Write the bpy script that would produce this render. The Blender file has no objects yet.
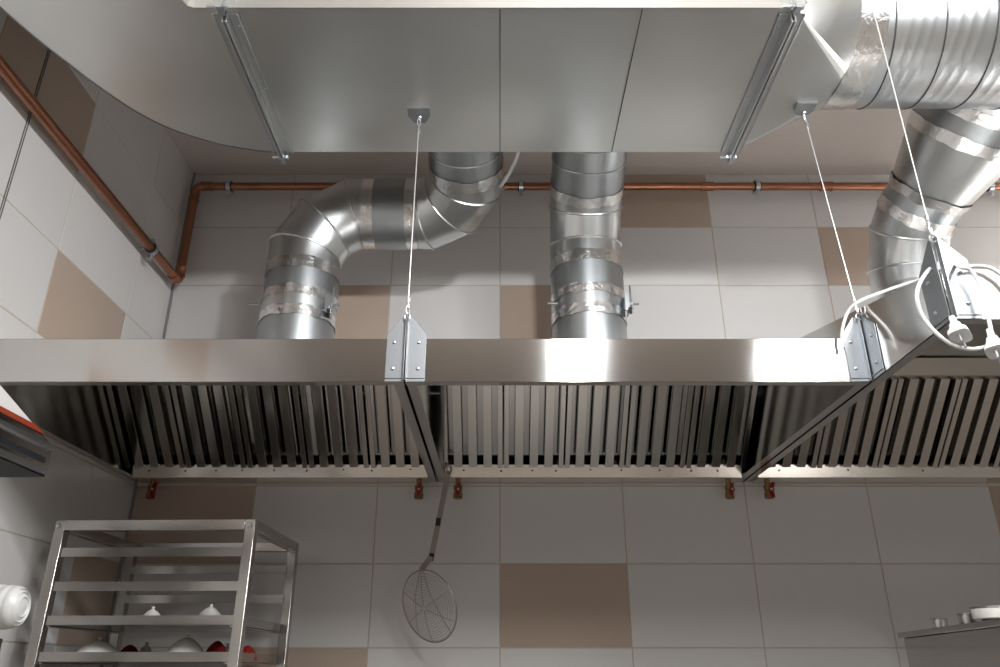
import bpy, bmesh, math, random
from mathutils import Vector, Matrix
random.seed(7)
PI = math.pi
C = bpy.context.scene.collection
sc = bpy.context.scene

# ------------------------------------------------------------------ camera geometry helpers
TH = math.radians(23.5); F = 775.0
cT, sT = math.cos(TH), math.sin(TH)
def ray(x, y):
    a = (x-500)/F; u = (333.5-y)/F
    return (a, cT-u*sT, sT+u*cT)
def onX(x, y, X):
    r = ray(x, y); t = X/r[0]; return Vector([t*k for k in r])
def onY(x, y, Y):
    r = ray(x, y); t = Y/r[1]; return Vector([t*k for k in r])
def onZ(x, y, Z):
    r = ray(x, y); t = Z/r[2]; return Vector([t*k for k in r])

# ------------------------------------------------------------------ materials
def new_mat(name):
    m = bpy.data.materials.new(name); m.use_nodes = True
    nt = m.node_tree; b = nt.nodes['Principled BSDF']
    return m, nt, b
def srgb(r, g, b):
    f = lambda v: (v/255/12.92) if v/255 <= .04045 else ((v/255+.055)/1.055)**2.4
    return (f(r), f(g), f(b), 1)
def simple(name, col, rough=.5, metal=0, bump=0, bscale=40, var=0, vscale=8, coat=0, spec=.5):
    m, nt, b = new_mat(name)
    b.inputs['Base Color'].default_value = col
    b.inputs['Roughness'].default_value = rough
    b.inputs['Metallic'].default_value = metal
    b.inputs['Coat Weight'].default_value = coat
    b.inputs['Specular IOR Level'].default_value = spec
    tc = nt.nodes.new('ShaderNodeTexCoord')
    if var:
        n = nt.nodes.new('ShaderNodeTexNoise'); n.inputs['Scale'].default_value = vscale
        n.inputs['Detail'].default_value = 5
        nt.links.new(tc.outputs['Object'], n.inputs['Vector'])
        mx = nt.nodes.new('ShaderNodeMix'); mx.data_type = 'RGBA'
        mx.inputs[6].default_value = tuple(c*(1-var) for c in col[:3])+(1,)
        mx.inputs[7].default_value = tuple(min(1, c*(1+var)) for c in col[:3])+(1,)
        nt.links.new(n.outputs['Fac'], mx.inputs[0]); nt.links.new(mx.outputs[2], b.inputs['Base Color'])
    if bump:
        n = nt.nodes.new('ShaderNodeTexNoise'); n.inputs['Scale'].default_value = bscale
        nt.links.new(tc.outputs['Object'], n.inputs['Vector'])
        bp = nt.nodes.new('ShaderNodeBump'); bp.inputs['Strength'].default_value = bump
        bp.inputs['Distance'].default_value = .002
        nt.links.new(n.outputs['Fac'], bp.inputs['Height']); nt.links.new(bp.outputs[0], b.inputs['Normal'])
    return m
def galvanised(name, col, r0=.28, r1=.42, spangle=.10, wav=.35, wscale=5):
    m, nt, b = new_mat(name)
    b.inputs['Metallic'].default_value = 1
    tc = nt.nodes.new('ShaderNodeTexCoord')
    n = nt.nodes.new('ShaderNodeTexNoise'); n.inputs['Scale'].default_value = 3.5; n.inputs['Detail'].default_value = 4
    nt.links.new(tc.outputs['Object'], n.inputs['Vector'])
    ad = nt.nodes.new('ShaderNodeMath'); ad.operation = 'MULTIPLY_ADD'; ad.inputs[1].default_value = .03
    ad.inputs[0].default_value = .5; nt.links.new(n.outputs['Fac'], ad.inputs[2])
    mx = nt.nodes.new('ShaderNodeMix'); mx.data_type = 'RGBA'
    mx.inputs[6].default_value = tuple(c*(1-spangle) for c in col[:3])+(1,)
    mx.inputs[7].default_value = tuple(min(1, c*(1+spangle)) for c in col[:3])+(1,)
    nt.links.new(ad.outputs[0], mx.inputs[0]); nt.links.new(mx.outputs[2], b.inputs['Base Color'])
    mr = nt.nodes.new('ShaderNodeMapRange'); mr.inputs[1].default_value = .3; mr.inputs[2].default_value = .9
    mr.inputs[3].default_value = r0; mr.inputs[4].default_value = r1
    nt.links.new(ad.outputs[0], mr.inputs[0]); nt.links.new(mr.outputs[0], b.inputs['Roughness'])
    w = nt.nodes.new('ShaderNodeTexNoise'); w.inputs['Scale'].default_value = wscale; w.inputs['Detail'].default_value = 2
    nt.links.new(tc.outputs['Object'], w.inputs['Vector'])
    bp = nt.nodes.new('ShaderNodeBump'); bp.inputs['Strength'].default_value = wav; bp.inputs['Distance'].default_value = .004
    nt.links.new(w.outputs['Fac'], bp.inputs['Height']); nt.links.new(bp.outputs[0], b.inputs['Normal'])
    return m
def brushed(name, col, rough=.25, aniso=.75, rot=0.25, var=.03):
    m, nt, b = new_mat(name)
    b.inputs['Metallic'].default_value = 1
    b.inputs['Anisotropic'].default_value = aniso
    b.inputs['Anisotropic Rotation'].default_value = rot
    tg = nt.nodes.new('ShaderNodeTangent'); tg.direction_type = 'UV_MAP'; tg.uv_map = 'UVMap'
    nt.links.new(tg.outputs[0], b.inputs['Tangent'])
    uv = nt.nodes.new('ShaderNodeUVMap'); uv.uv_map = 'UVMap'
    mp = nt.nodes.new('ShaderNodeMapping'); mp.inputs['Scale'].default_value = (5, 1600, 1)
    nt.links.new(uv.outputs[0], mp.inputs[0])
    n = nt.nodes.new('ShaderNodeTexNoise'); n.inputs['Scale'].default_value = 1; n.inputs['Detail'].default_value = 3
    nt.links.new(mp.outputs[0], n.inputs['Vector'])
    mx = nt.nodes.new('ShaderNodeMix'); mx.data_type = 'RGBA'
    mx.inputs[6].default_value = tuple(c*(1-var) for c in col[:3])+(1,)
    mx.inputs[7].default_value = tuple(min(1, c*(1+var)) for c in col[:3])+(1,)
    nt.links.new(n.outputs['Fac'], mx.inputs[0]); nt.links.new(mx.outputs[2], b.inputs['Base Color'])
    mr = nt.nodes.new('ShaderNodeMapRange'); mr.inputs[3].default_value = rough-.02; mr.inputs[4].default_value = rough+.03
    nt.links.new(n.outputs['Fac'], mr.inputs[0]); nt.links.new(mr.outputs[0], b.inputs['Roughness'])
    return m
def foil_mat():
    m, nt, b = new_mat('foil_tape')
    b.inputs['Metallic'].default_value = 1; b.inputs['Roughness'].default_value = .2
    b.inputs['Base Color'].default_value = (.88, .87, .86, 1)
    tc = nt.nodes.new('ShaderNodeTexCoord')
    n = nt.nodes.new('ShaderNodeTexNoise'); n.inputs['Scale'].default_value = 45; n.inputs['Detail'].default_value = 4
    n.inputs['Distortion'].default_value = 1.5
    nt.links.new(tc.outputs['Object'], n.inputs['Vector'])
    bp = nt.nodes.new('ShaderNodeBump'); bp.inputs['Strength'].default_value = .5; bp.inputs['Distance'].default_value = .003
    nt.links.new(n.outputs['Fac'], bp.inputs['Height']); nt.links.new(bp.outputs[0], b.inputs['Normal'])
    return m

M = {}
M['tile'] = simple('white_glazed_tile', srgb(214, 211, 209), .16, bump=.05, bscale=3)
M['tile_brown'] = simple('beige_glazed_tile', srgb(184, 165, 150), .18, bump=.05, bscale=3)
M['grout'] = simple('grout', srgb(186, 174, 156), .9)
M['ceiling'] = simple('ceiling_paint', srgb(205, 194, 186), .85, bump=.1, bscale=60)
M['plaster'] = simple('wall_paint', srgb(150, 146, 142), .8, bump=.1)
M['floor'] = simple('floor_tile', srgb(172, 164, 155), .35, var=.15, vscale=3)
M['galv'] = galvanised('galvanised_sheet', (.74, .745, .73, 1), .30, .40, .10, .12, 3)
M['galv_pipe'] = galvanised('galvanised_pipe', (.64, .65, .65, 1), .29, .36, .06, .08, 7)
M['galv_dull'] = galvanised('dull_galvanised_band', (.42, .44, .45, 1), .34, .46, .05, .08, 7)
M['galv_spiral'] = galvanised('galvanised_spiral_sheet', (.64, .66, .67, 1), .29, .36, .06, .08, 7)
M['seam'] = simple('dark_seam', (.10, .10, .10, 1), .5, .8)
M['steel'] = brushed('brushed_stainless', (.60, .585, .565, 1), .13, .93)
M['steel_in'] = brushed('inner_stainless', (.44, .42, .40, 1), .10, 0)
M['steel_top'] = simple('hood_top_sheet', (.66, .66, .65, 1), .35, 1)
M['wire_dark'] = simple('tarnished_wire', (.42, .38, .34, 1), .4, 1)
M['bracket'] = simple('bracket_steel', (.33, .345, .36, 1), .45, 1, bump=.05)
M['steel_filter'] = brushed('filter_stainless', (.56, .53, .495, 1), .18, .4)
M['gutter'] = simple('gutter_steel', (.80, .76, .70, 1), .22, 1)
M['steel_plain'] = simple('satin_stainless', (.58, .57, .55, 1), .3, 1, bump=.05)
M['steel_rack'] = brushed('rack_stainless', (.47, .45, .425, 1), .19, .5)
M['zinc'] = simple('zinc_plated_steel', (.62, .65, .68, 1), .28, 1)
M['foil'] = foil_mat()
M['copper'] = simple('copper', (.38, .17, .10, 1), .38, 1, bump=.06, bscale=30, var=.22, vscale=9)
M['brass'] = simple('brass', (.30, .19, .08, 1), .35, 1)
M['red'] = simple('red_painted_lever', (.30, .012, .012, 1), .4)
M['red_strip'] = simple('red_orange_strip', (.25, .035, .014, 1), .4)
M['red_ceramic'] = simple('red_glazed_ceramic', (.17, .012, .010, 1), .2)
M['white_ceramic'] = simple('white_ceramic', (.72, .70, .66, 1), .2)
M['white_plastic'] = simple('white_plastic', (.66, .66, .65, 1), .35)
M['rubber'] = simple('black_rubber', (.015, .015, .015, 1), .6)
M['glass_dark'] = simple('dark_panel', (.02, .022, .025, 1), .08)
M['wire'] = simple('galvanised_wire', (.72, .72, .72, 1), .35, .8)
M['opal'] = simple('opal_diffuser', (.9, .9, .9, 1), .5)

# ------------------------------------------------------------------ mesh helpers
class MB:
    def __init__(s): s.v = []; s.f = []; s.m = []
    def add(s, vs, fs, mi=0):
        o = len(s.v); s.v += [tuple(v) for v in vs]
        s.f += [tuple(i+o for i in f) for f in fs]; s.m += [mi]*len(fs); return s
    def box(s, a, b, mi=0):
        x0, y0, z0 = [min(p, q) for p, q in zip(a, b)]; x1, y1, z1 = [max(p, q) for p, q in zip(a, b)]
        vs = [(x0,y0,z0),(x1,y0,z0),(x1,y1,z0),(x0,y1,z0),(x0,y0,z1),(x1,y0,z1),(x1,y1,z1),(x0,y1,z1)]
        return s.add(vs, [(0,3,2,1),(4,5,6,7),(0,1,5,4),(1,2,6,5),(2,3,7,6),(3,0,4,7)], mi)
    def obox(s, c, ax, ay, az, mi=0):           # oriented box, half vectors
        c = Vector(c); ax, ay, az = Vector(ax), Vector(ay), Vector(az)
        vs = [c+i*ax+j*ay+k*az for k in (-1, 1) for j in (-1, 1) for i in (-1, 1)]
        return s.add(vs, [(0,2,3,1),(4,5,7,6),(0,1,5,4),(1,3,7,5),(3,2,6,7),(2,0,4,6)], mi)
    def prism(s, poly, off, mi=0):              # 3D polygon extruded by a vector
        n = len(poly); off = Vector(off)
        vs = [Vector(p) for p in poly]+[Vector(p)+off for p in poly]
        fs = [tuple(reversed(range(n))), tuple(range(n, 2*n))]
        fs += [(i, (i+1) % n, n+(i+1) % n, n+i) for i in range(n)]
        return s.add(vs, fs, mi)
    def rings(s, R, closed=False, caps=True, mi=0):
        n = len(R[0]); vs = [p for r in R for p in r]; fs = []
        K = len(R)
        for k in range(K if closed else K-1):
            a = k*n; b = ((k+1) % K)*n
            for i in range(n):
                j = (i+1) % n; fs.append((a+i, a+j, b+j, b+i))
        if caps and not closed:
            fs.append(tuple(reversed(range(n)))); fs.append(tuple(range((K-1)*n, K*n)))
        return s.add(vs, fs, mi)
    def tube(s, pts, r, n=16, caps=True, mi=0, closed=False):
        rad = r if isinstance(r, (list, tuple)) else [r]*len(pts)
        return s.rings([c for c in mitre_rings(pts, rad, n, closed)], closed, caps, mi)
    def lathe(s, prof, o, axis, n=32, mi=0):    # prof: (radius, along)
        o = Vector(o); ax = Vector(axis).normalized(); u = ax.orthogonal().normalized(); w = ax.cross(u)
        R = [[o+ax*h+u*(max(r, 1e-5)*math.cos(2*PI*i/n))+w*(max(r, 1e-5)*math.sin(2*PI*i/n)) for i in range(n)] for r, h in prof]
        return s.rings(R, False, True, mi)

def frames(pts, closed=False):
    P = [Vector(p) for p in pts]; n = len(P); T = []
    for i in range(n):
        if closed: a = (P[i]-P[i-1]).normalized(); b = (P[(i+1) % n]-P[i]).normalized()
        else:
            b = (P[min(i+1, n-1)]-P[min(i, n-2)]).normalized()
            a = (P[max(i, 1)]-P[max(i-1, 0)]).normalized()
        T.append((a, b))
    return P, T
def mitre_rings(pts, rad, n, closed=False):
    """cross sections lying in the bisecting planes of a polyline"""
    P, T = frames(pts, closed)
    u = T[0][1].orthogonal().normalized(); out = []
    if abs(T[0][1].x) < .9: 
        u = (Vector((1, 0, 0))-T[0][1]*T[0][1].x).normalized()
    for i, (a, b) in enumerate(T):
        u = (u-a*u.dot(a)).normalized(); w = a.cross(u)
        nrm = (a+b).normalized(); ring = []
        for k in range(n):
            q = u*math.cos(2*PI*k/n)+w*math.sin(2*PI*k/n); q = q*rad[i]
            t = -q.dot(nrm)/a.dot(nrm)          # slide along the pipe on to the mitre plane
            ring.append(P[i]+q+a*t)
        out.append(ring)
        # carry the frame across the bend
        ang = a.angle(b) if (a-b).length > 1e-6 else 0
        if ang > 1e-5: u = Matrix.Rotation(ang, 3, a.cross(b).normalized()) @ u
    return out
def smooth_path(pts, k=8):
    P = [Vector(p) for p in pts]; out = []
    for i in range(len(P)-1):
        p0 = P[max(i-1, 0)]; p1 = P[i]; p2 = P[i+1]; p3 = P[min(i+2, len(P)-1)]
        for j in range(k):
            t = j/k
            out.append(.5*((2*p1)+(p2-p0)*t+(2*p0-5*p1+4*p2-p3)*t*t+(3*p1-p0-3*p2+p3)*t**3))
    out.append(P[-1]); return out

def obj(name, mb, mat, parent=None, smooth=True, bevel=0, ang=35):
    me = bpy.data.meshes.new(name); me.from_pydata(mb.v, [], mb.f)
    for m_ in (mat if isinstance(mat, (list, tuple)) else [mat]): me.materials.append(m_)
    for p, mi in zip(me.polygons, mb.m): p.material_index = mi
    bm = bmesh.new(); bm.from_mesh(me)
    bmesh.ops.recalc_face_normals(bm, faces=bm.faces); bm.to_mesh(me); bm.free()
    uv = me.uv_layers.new(name='UVMap')
    for p in me.polygons:
        nn = p.normal; U = Vector((0, 0, 1)).cross(nn)
        U = Vector((1, 0, 0)) if U.length < .1 else U.normalized()
        V = nn.cross(U)
        for li in p.loop_indices:
            co = me.vertices[me.loops[li].vertex_index].co
            uv.data[li].uv = (co.dot(U), co.dot(V))
    if smooth:
        for p in me.polygons: p.use_smooth = True
        me.set_sharp_from_angle(angle=math.radians(ang))
    me.update()
    o = bpy.data.objects.new(name, me); C.objects.link(o)
    if parent is not None:
        o.parent = parent
        if parent.type == 'EMPTY': o.matrix_parent_inverse = Matrix.Translation(-parent.location)
    if bevel:
        b = o.modifiers.new('bevel', 'BEVEL'); b.width = bevel; b.segments = 2; b.limit_method = 'ANGLE'
        b.angle_limit = math.radians(40)
    return o
def thing(name, label, cat, loc=(0, 0, 0), group=None):
    o = bpy.data.objects.new(name, None); o.location = loc; o.empty_display_size = .05
    C.objects.link(o); o['label'] = label; o['category'] = cat
    if group: o['group'] = group
    return o
def tag(o, label, cat, group=None):
    o['label'] = label; o['category'] = cat
    if group: o['group'] = group
    return o
def struct(name, mb, mat, **k):
    o = obj(name, mb, mat, **k); o['kind'] = 'structure'; return o

# ------------------------------------------------------------------ the room (camera at the origin, floor at -1.55)
FL = -1.55; CE = 1.792; XL = -1.206; YB = 2.55; XR = 3.3; YF = -3.0
TH_ = .24775; ZJ = 1.0545         # tile row height and one row joint
TW = .4035
def tiles(name, origin, udir, nrm, ujoints, zjoints, brown):
    """one wall of glazed tiles: thin raised tiles over a grout bed"""
    o = Vector(origin); U = Vector(udir); Nn = Vector(nrm); mb = MB(); g = .0016; th = .0012; ch = .0012
    u0, u1 = ujoints[0], ujoints[-1]; z0, z1 = zjoints[0], zjoints[-1]
    P = lambda u, z, d: o+U*u+Vector((0, 0, z))+Nn*d
    mb.prism([P(u0, z0, 0), P(u1, z0, 0), P(u1, z1, 0), P(u0, z1, 0)], Nn*-.1, 0)
    for i in range(len(ujoints)-1):
        for j in range(len(zjoints)-1):
            a, b, c, d = ujoints[i]+g, ujoints[i+1]-g, zjoints[j]+g, zjoints[j+1]-g
            mi = 2 if (i, j) in brown else 1
            vs = [P(a, c, 0), P(b, c, 0), P(b, d, 0), P(a, d, 0),
                  P(a+ch, c+ch, th), P(b-ch, c+ch, th), P(b-ch, d-ch, th), P(a+ch, d-ch, th)]
            mb.add(vs, [(4,5,6,7),(0,1,5,4),(1,2,6,5),(2,3,7,6),(3,0,4,7)], mi)
    return struct(name, mb, [M['grout'], M['tile'], M['tile_brown']], ang=20)
zj = [FL]+[ZJ+TH_*k for k in range(-10, 3)]+[CE]
zj = [z for z in zj if z >= FL]; zj = sorted(set(zj))
if zj[1]-zj[0] < .03: zj.pop(1)
def zrow(z): return max(j for j in range(len(zj)-1) if zj[j] <= z)
uj = [XL]+[TW*k for k in range(-2, 9)]+[XR]
def ucol(u): return max(j for j in range(len(uj)-1) if uj[j] <= u)
bb = [(.5*TW+.405*1, 1.6), (3.5*TW, 1.4), (-1.5*TW, 1.2), (.5*TW, 1.2), (-2.5*TW, .45), (4.5*TW, .45), (.5*TW, .2), (-1.5*TW, -.03),
      (2.5*TW, -.6), (-.5*TW, -.7), (5.5*TW, 1.2), (6.5*TW, .7), (5.5*TW, -.3)]
tiles('wall_back', (0, YB, 0), (1, 0, 0), (0, -1, 0), uj, zj, {(ucol(u), zrow(z)) for u, z in bb})
lj = [YF]+[2.265-.418*k for k in range(12, -1, -1) if 2.265-.418*k > YF+.05]+[YB]
def lcol(u): return max(j for j in range(len(lj)-1) if lj[j] <= u)
lb = [(1.6, 1.45), (2.0, .9), (2.4, .2), (.9, .6), (.2, 1.2), (-.5, .3), (.5, -.3), (1.6, -.6)]
tiles('wall_left', (XL, 0, 0), (0, 1, 0), (1, 0, 0), lj, zj, {(lcol(u), zrow(z)) for u, z in lb})
struct('wall_right', MB().box((XR, YF, FL), (XR+.1, YB, CE)), M['plaster'])
struct('wall_front', MB().box((XL-.1, YF-.1, FL), (XR+.1, YF, CE)), M['plaster'])
struct('floor', MB().box((XL-.1, YF-.1, FL-.1), (XR+.1, YB+.1, FL)), M['floor'])
struct('ceiling', MB().box((XL-.1, YF-.1, CE), (XR+.1, YB+.1, CE+.1)), M['ceiling'])
# corner trim and the wide joint on the left wall
struct('trim_1', MB().box((XL+.0005, YB-.010, FL), (XL+.008, YB-.0005, CE)), simple('grey_corner_profile', (.25, .25, .26, 1), .5))
t2 = MB().box((XL+.001, 1.5995, FL), (XL+.003, 1.602, CE)).box((XL+.001, 1.592, FL), (XL+.003, 1.5945, CE))
struct('trim_2', t2, simple('dark_joint_profile', (.12, .12, .12, 1), .5))

# ------------------------------------------------------------------ extractor hoods
ZB = .571; YH = 1.576; SL = (.955-.671)/(2.55-1.25)
def hood(x0, x1, yf, label, left_pad=0):
    T = .0015
    zt = ZB+.1015; topz = lambda y: zt+SL*(y-yf)
    root = thing('extractor_hood', label, 'extractor hood', ((x0+x1)/2, YB, ZB), 'stainless wall hoods side by side')
    yb = YB-.006
    # front panel with folded lips
    mb = MB().box((x0, yf, ZB), (x1, yf+T, zt)).box((x0+.001, yf, ZB), (x1-.001, yf+.022, ZB+T)).box((x0, yf, zt-T), (x1, yf+.02, zt))
    obj('front_panel', mb, M['steel'], root, bevel=.0006)
    for sx, xx in ((1, x0), (-1, x1)):
        a = xx; b = xx+sx*T
        poly = [(a, yf+T, ZB), (a, yf+T, zt), (a, yb, topz(yb)), (a, yb, ZB)]
        mb = MB().prism(poly, (sx*T, 0, 0)); mb.box((a, yf+.022, ZB), (a+sx*.0235, yb, ZB+T))
        obj('side_panel', mb, M['steel'], root)
    mb = MB().prism([(x0+T, yf+.02, topz(yf+.02)-.003), (x0+T, yb, topz(yb)-.003), (x0+T, yb, topz(yb)-.003-T), (x0+T, yf+.02, topz(yf+.02)-.003-T)], (x1-x0-2*T, 0, 0))
    obj('top_panel', mb, M['steel_top'], root)
    obj('back_panel', MB().box((x0+T, yb-T, ZB+.03), (x1-T, yb, topz(yb)-.006)), M['steel_in'], root)
    # grease gutter along the wall
    gx0, gx1 = x0+.0245, x1-.0245
    mb = MB().prism([(gx0, 2.462, ZB-.006), (gx0, 2.446, ZB+.034), (gx0, 2.4475, ZB+.034), (gx0, 2.4635, ZB-.006)], (gx1-gx0, 0, 0)).box((gx0, 2.4595, ZB-.006), (gx1, yb-T, ZB-.004))
    g = obj('grease_gutter', mb, M['gutter'], root)
    mb = MB()
    k = 9
    for i in range(k):
        xx = gx0+.06+(gx1-gx0-.12)*i/(k-1)+random.uniform(-.02, .02)
        mb = MB().lathe([(.0, -.0018), (.0026, -.0014), (.0034, 0)], (xx, 2.4526, ZB+.018+random.uniform(-.003, .003)), (0, 1, -.37), 10)
        obj('screw', mb, M['seam'], g)
    # upper filter rail and the plate above it
    mb = MB().box((x0+.002, 2.172, .808), (x1-.002, 2.1735, .864)).box((x0+.002, 2.1735, .806), (x1-.002, 2.205, .8075))
    obj('filter_rail', mb, M['gutter'], root)
    return root
HL = hood(XL+.004, -.208, YH, 'left stainless hood against the left wall, dull even front panel')
HM = hood(-.204, .799, YH, 'middle stainless hood with bright reflections on its front panel')
HR = hood(.803, 2.85, 1.25, 'right stainless hood that juts farther forward with its side panel exposed')  # right end lengthened out of view to shade the lower wall

# baffle filters: one with its parts, then copies
FW = .1895; FLn = .345
def make_filter(label):
    root = thing('baffle_filter', label, 'filter')
    mb = MB()
    for x0 in (0.0006, FW-.0156):
        mb.box((x0, 0, -.002), (x0+.015, FLn, 0)).box((x0 if x0 < .1 else x0+.0135, 0, -.045), (x0+.0015 if x0 < .1 else x0+.015, FLn, -.002))
    mb.box((.0156, FLn-.012, -.045), (FW-.0156, FLn, -.028))
    obj('frame', mb, M['steel_filter'], root, bevel=.0006)
    w = .0265; t = .001
    for k in (-1, 0, 1):
        c = FW/2+k*.047
        mb = MB().box((c-w/2, .003, -t), (c+w/2, FLn-.003, 0)).box((c-w/2, .003, -.023), (c-w/2+t, FLn-.003, -t)).box((c+w/2-t, .003, -.023), (c+w/2, FLn-.003, -t))
        obj('front_baffle', mb, M['steel_filter'], root, bevel=.0006)
    for k in (-1.5, -.5, .5, 1.5):
        c = FW/2+k*.047; w2 = .036 if abs(k) < 1 else .028; c += 0 if abs(k) < 1 else -.002*(1 if k > 0 else -1)
        mb = MB().box((c-w2/2, .003, -.044), (c+w2/2, FLn-.003, -.043)).box((c-w2/2, .003, -.043), (c-w2/2+t, FLn-.003, -.016)).box((c+w2/2-t, .003, -.043), (c+w2/2, FLn-.003, -.016))
        obj('rear_baffle', mb, M['steel_in'], root)
    return root
ORD = ['leftmost', 'second from left', 'middle', 'fourth from left', 'rightmost']
first = None
FA = math.atan2(.815-.588, 2.184-2.435)
for hx, hn in ((XL+.010, 'left'), (-.181, 'middle'), (.818, 'right')):
    for i in range(5):
        lab = 'vertical steel baffle filter, %s of the five in the %s hood' % (ORD[i], hn)
        if first is None: r = first = make_filter(lab)
        else:
            r = first.copy(); C.objects.link(r)
            for ch in first.children:
                c_ = ch.copy(); C.objects.link(c_); c_.parent = r
        r['label'] = lab; r['group'] = 'baffle filters of the %s hood' % hn
        pitch = .196 if hn == 'left' else .1935
        r.location = (hx+i*pitch, 2.438, .592); r.rotation_euler = (FA, 0, 0)

# ------------------------------------------------------------------ main duct overhead
ZD = 1.30; Y0 = 1.243; Y1 = 1.745; ZT = 1.762; XA = -.592; XB = .63; YC = 1.495; RD = .20; ZC = 1.5
duct = thing('ventilation_duct', 'big rectangular galvanised duct overhead, curving left and turning into a round pipe at right', 'duct', (0, 1.5, ZT))
xs = [XA, -.335, -.165, 0, .16, .305, .47, XB]; dz = [0, .0028, -.0010, .0016, -.0014, .0022, .0024, 0]
mb = MB(); vs = []
for x, d in zip(xs, dz): vs += [(x, Y0, ZD), (x, Y0+.17, ZD+d*.8), (x, Y1-.15, ZD+d), (x, Y1, ZD), (x, Y1, ZT), (x, Y0, ZT)]
fs = []
for i in range(len(xs)-1):
    for k in range(6):
        fs.append((i*6+k, i*6+(k+1) % 6, (i+1)*6+(k+1) % 6, (i+1)*6+k))
mb.add(vs, fs)
b = obj('rectangular_section', mb, M['galv'], duct, ang=12)
mb = MB()
for x in (0.0, .305): mb.box((x-.001, Y0+.002, ZD-.0012), (x+.001, Y1-.002, ZD+.003))
obj('sheet_seam', mb, M['seam'], b)
mb = MB().box((XA-.06, Y0-.004, ZD-.003), (XB+.01, Y0, ZD+.02)); obj('lock_seam', mb, M['galv_pipe'], b)
# curved elbow at the left
outer = [(XA, Y1), (-.645, 1.742), (-.704, 1.727), (-.76, 1.708), (-.844, 1.660), (-.89, 1.618), (-.931, 1.566), (-.976, 1.482), (-1.005, 1.415), (-1.03, 1.355), (-1.055, 1.285), (-1.078, 1.20), (-1.092, 1.12), (-1.10, 1.03), (-1.102, .93), (-1.102, .40)]
op = smooth_path([(x, y, 0) for x, y in outer], 4)
inner = [(XA, Y0), (-.655, Y0), (-.668, 1.236), (-.672, 1.222), (-.672, .40)]
# resample inner to the same count
ip = []
n = len(op)
def resample(pts, n):
    P = [Vector((x, y, 0)) for x, y in pts]; L = [0]
    for i in range(1, len(P)): L.append(L[-1]+(P[i]-P[i-1]).length)
    out = []
    for k in range(n):
        s = L[-1]*k/(n-1)
        for i in range(1, len(P)):
            if s <= L[i]+1e-9:
                t = (s-L[i-1])/(L[i]-L[i-1]); out.append(P[i-1].lerp(P[i], t)); break
    return out
ip = resample(inner, n)
R = [[(o_.x, o_.y, ZD), (o_.x, o_.y, ZT), (i_.x, i_.y, ZT), (i_.x, i_.y, ZD)] for o_, i_ in zip(op, ip)]
mb = MB().rings(R, False, False)
el = obj('curved_elbow', mb, M['galv'], duct, ang=25)
rim = [Vector((p.x, p.y, ZD)) for p in op]
mb = MB().tube(rim, .0022, 8)
obj('folded_rim', mb, simple('rim_seam', (.25, .25, .25, 1), .4, 1), el)
# flanges
def flange(x, nm):
    f = None
    for sx in (-1, 1):
        mb = MB(); e = .003; h = .026
        a = x+sx*.0015; b2 = x+sx*.006; c2 = x+sx*.028
        for (ya, yb, za, zb, dy, dz_) in ((Y0+.012, Y1-.004, ZD, ZD, 0, -1), (Y0+.012, Y1-.004, ZT, ZT, 0, 1), (Y0, Y0, ZD+.012, ZT-.01, -1, 0), (Y1, Y1, ZD+.012, ZT-.01, 1, 0)):
            hh = h if dz_ <= 0 else .02
            mb.box((a, ya if not dy else Y0-.0 if dy < 0 else Y1, za if not dz_ else za), (b2, yb if not dy else (Y0-hh if dy < 0 else Y1+hh), zb if not dz_ else za+dz_*hh))
            mb.box((b2, ya if not dy else ya, za), (c2, yb if not dy else ya+dy*e, zb if not dz_ else za+dz_*e))
            mb.box((c2, ya, za), (c2+sx*-.003, yb if not dy else ya+dy*.007, zb if not dz_ else za+dz_*.007))
        o_ = obj('flange', mb, M['galv_pipe'], duct, bevel=.0008)
        # rivet heads along the web
        for yy in (Y0+.05, (Y0+Y1)/2, Y1-.06):
            mb = MB().lathe([(.0045, 0), (.004, .002), (.0, .003)], (x+sx*.020, yy, ZD-e), (0, 0, -1), 10)
            obj('rivet', mb, M['zinc'], o_)
    for yy, zz in ((Y0-.012, ZD-.008), (Y1+.006, ZD-.014)):
        mb = MB().lathe([(.004, 0), (.004, .045)], (x-.03, yy, zz), (1, 0, 0), 10)
        mb.lathe([(.008, 0), (.008, .006)], (x-.014, yy, zz), (1, 0, 0), 6).lathe([(.008, 0), (.008, .006)], (x+.008, yy, zz), (1, 0, 0), 6)
        mb.box((x-.006, yy-.012, zz-.014), (x+.006, yy+.012, zz+.014))
        obj('corner_bolt', mb, M['zinc'], duct)
    obj('gasket', MB().box((x-.0015, Y0+.01, ZD-.02), (x+.0015, Y1-.004, ZD)), M['rubber'], duct)
flange(XA, 'a'); flange(XB, 'b')
# square to round transition
XR0 = .832; N = 64
circ = [Vector((XR0, YC+RD*math.cos(2*PI*i/N), ZC+RD*math.sin(2*PI*i/N))) for i in range(N)]
corn = [Vector((XB+.001, Y1, ZT)), Vector((XB+.001, Y0, ZT)), Vector((XB+.001, Y0, ZD)), Vector((XB+.001, Y1, ZD))]
mb = MB(); vs = circ+corn; fs = []
q = N//4
for k in range(4):
    for i in range(q): fs.append(((k*q+i) % N, (k*q+i+1) % N, N+k))
for k in range(4): fs.append((((k+1)*q) % N, N+(k+1) % 4, N+k))
mb.add(vs, fs)
obj('square_to_round', mb, M['galv'], duct, ang=7)
# round spiral duct with ribs and helical seam
R = []; L = 2.2; K = 520; rings = []
for k in range(K+1):
    x = XR0+L*k/K
    rr = RD
    u = (x-.838-.08) % .117
    for rb in (.035, .0625, .09):
        rr += .0006*math.exp(-((u-rb)/.0055)**2)
    rings.append([Vector((x+(.125*i/64 if 0 else 0), YC+rr*math.cos(2*PI*i/64), ZC+rr*math.sin(2*PI*i/64))) for i in range(64)])
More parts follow.
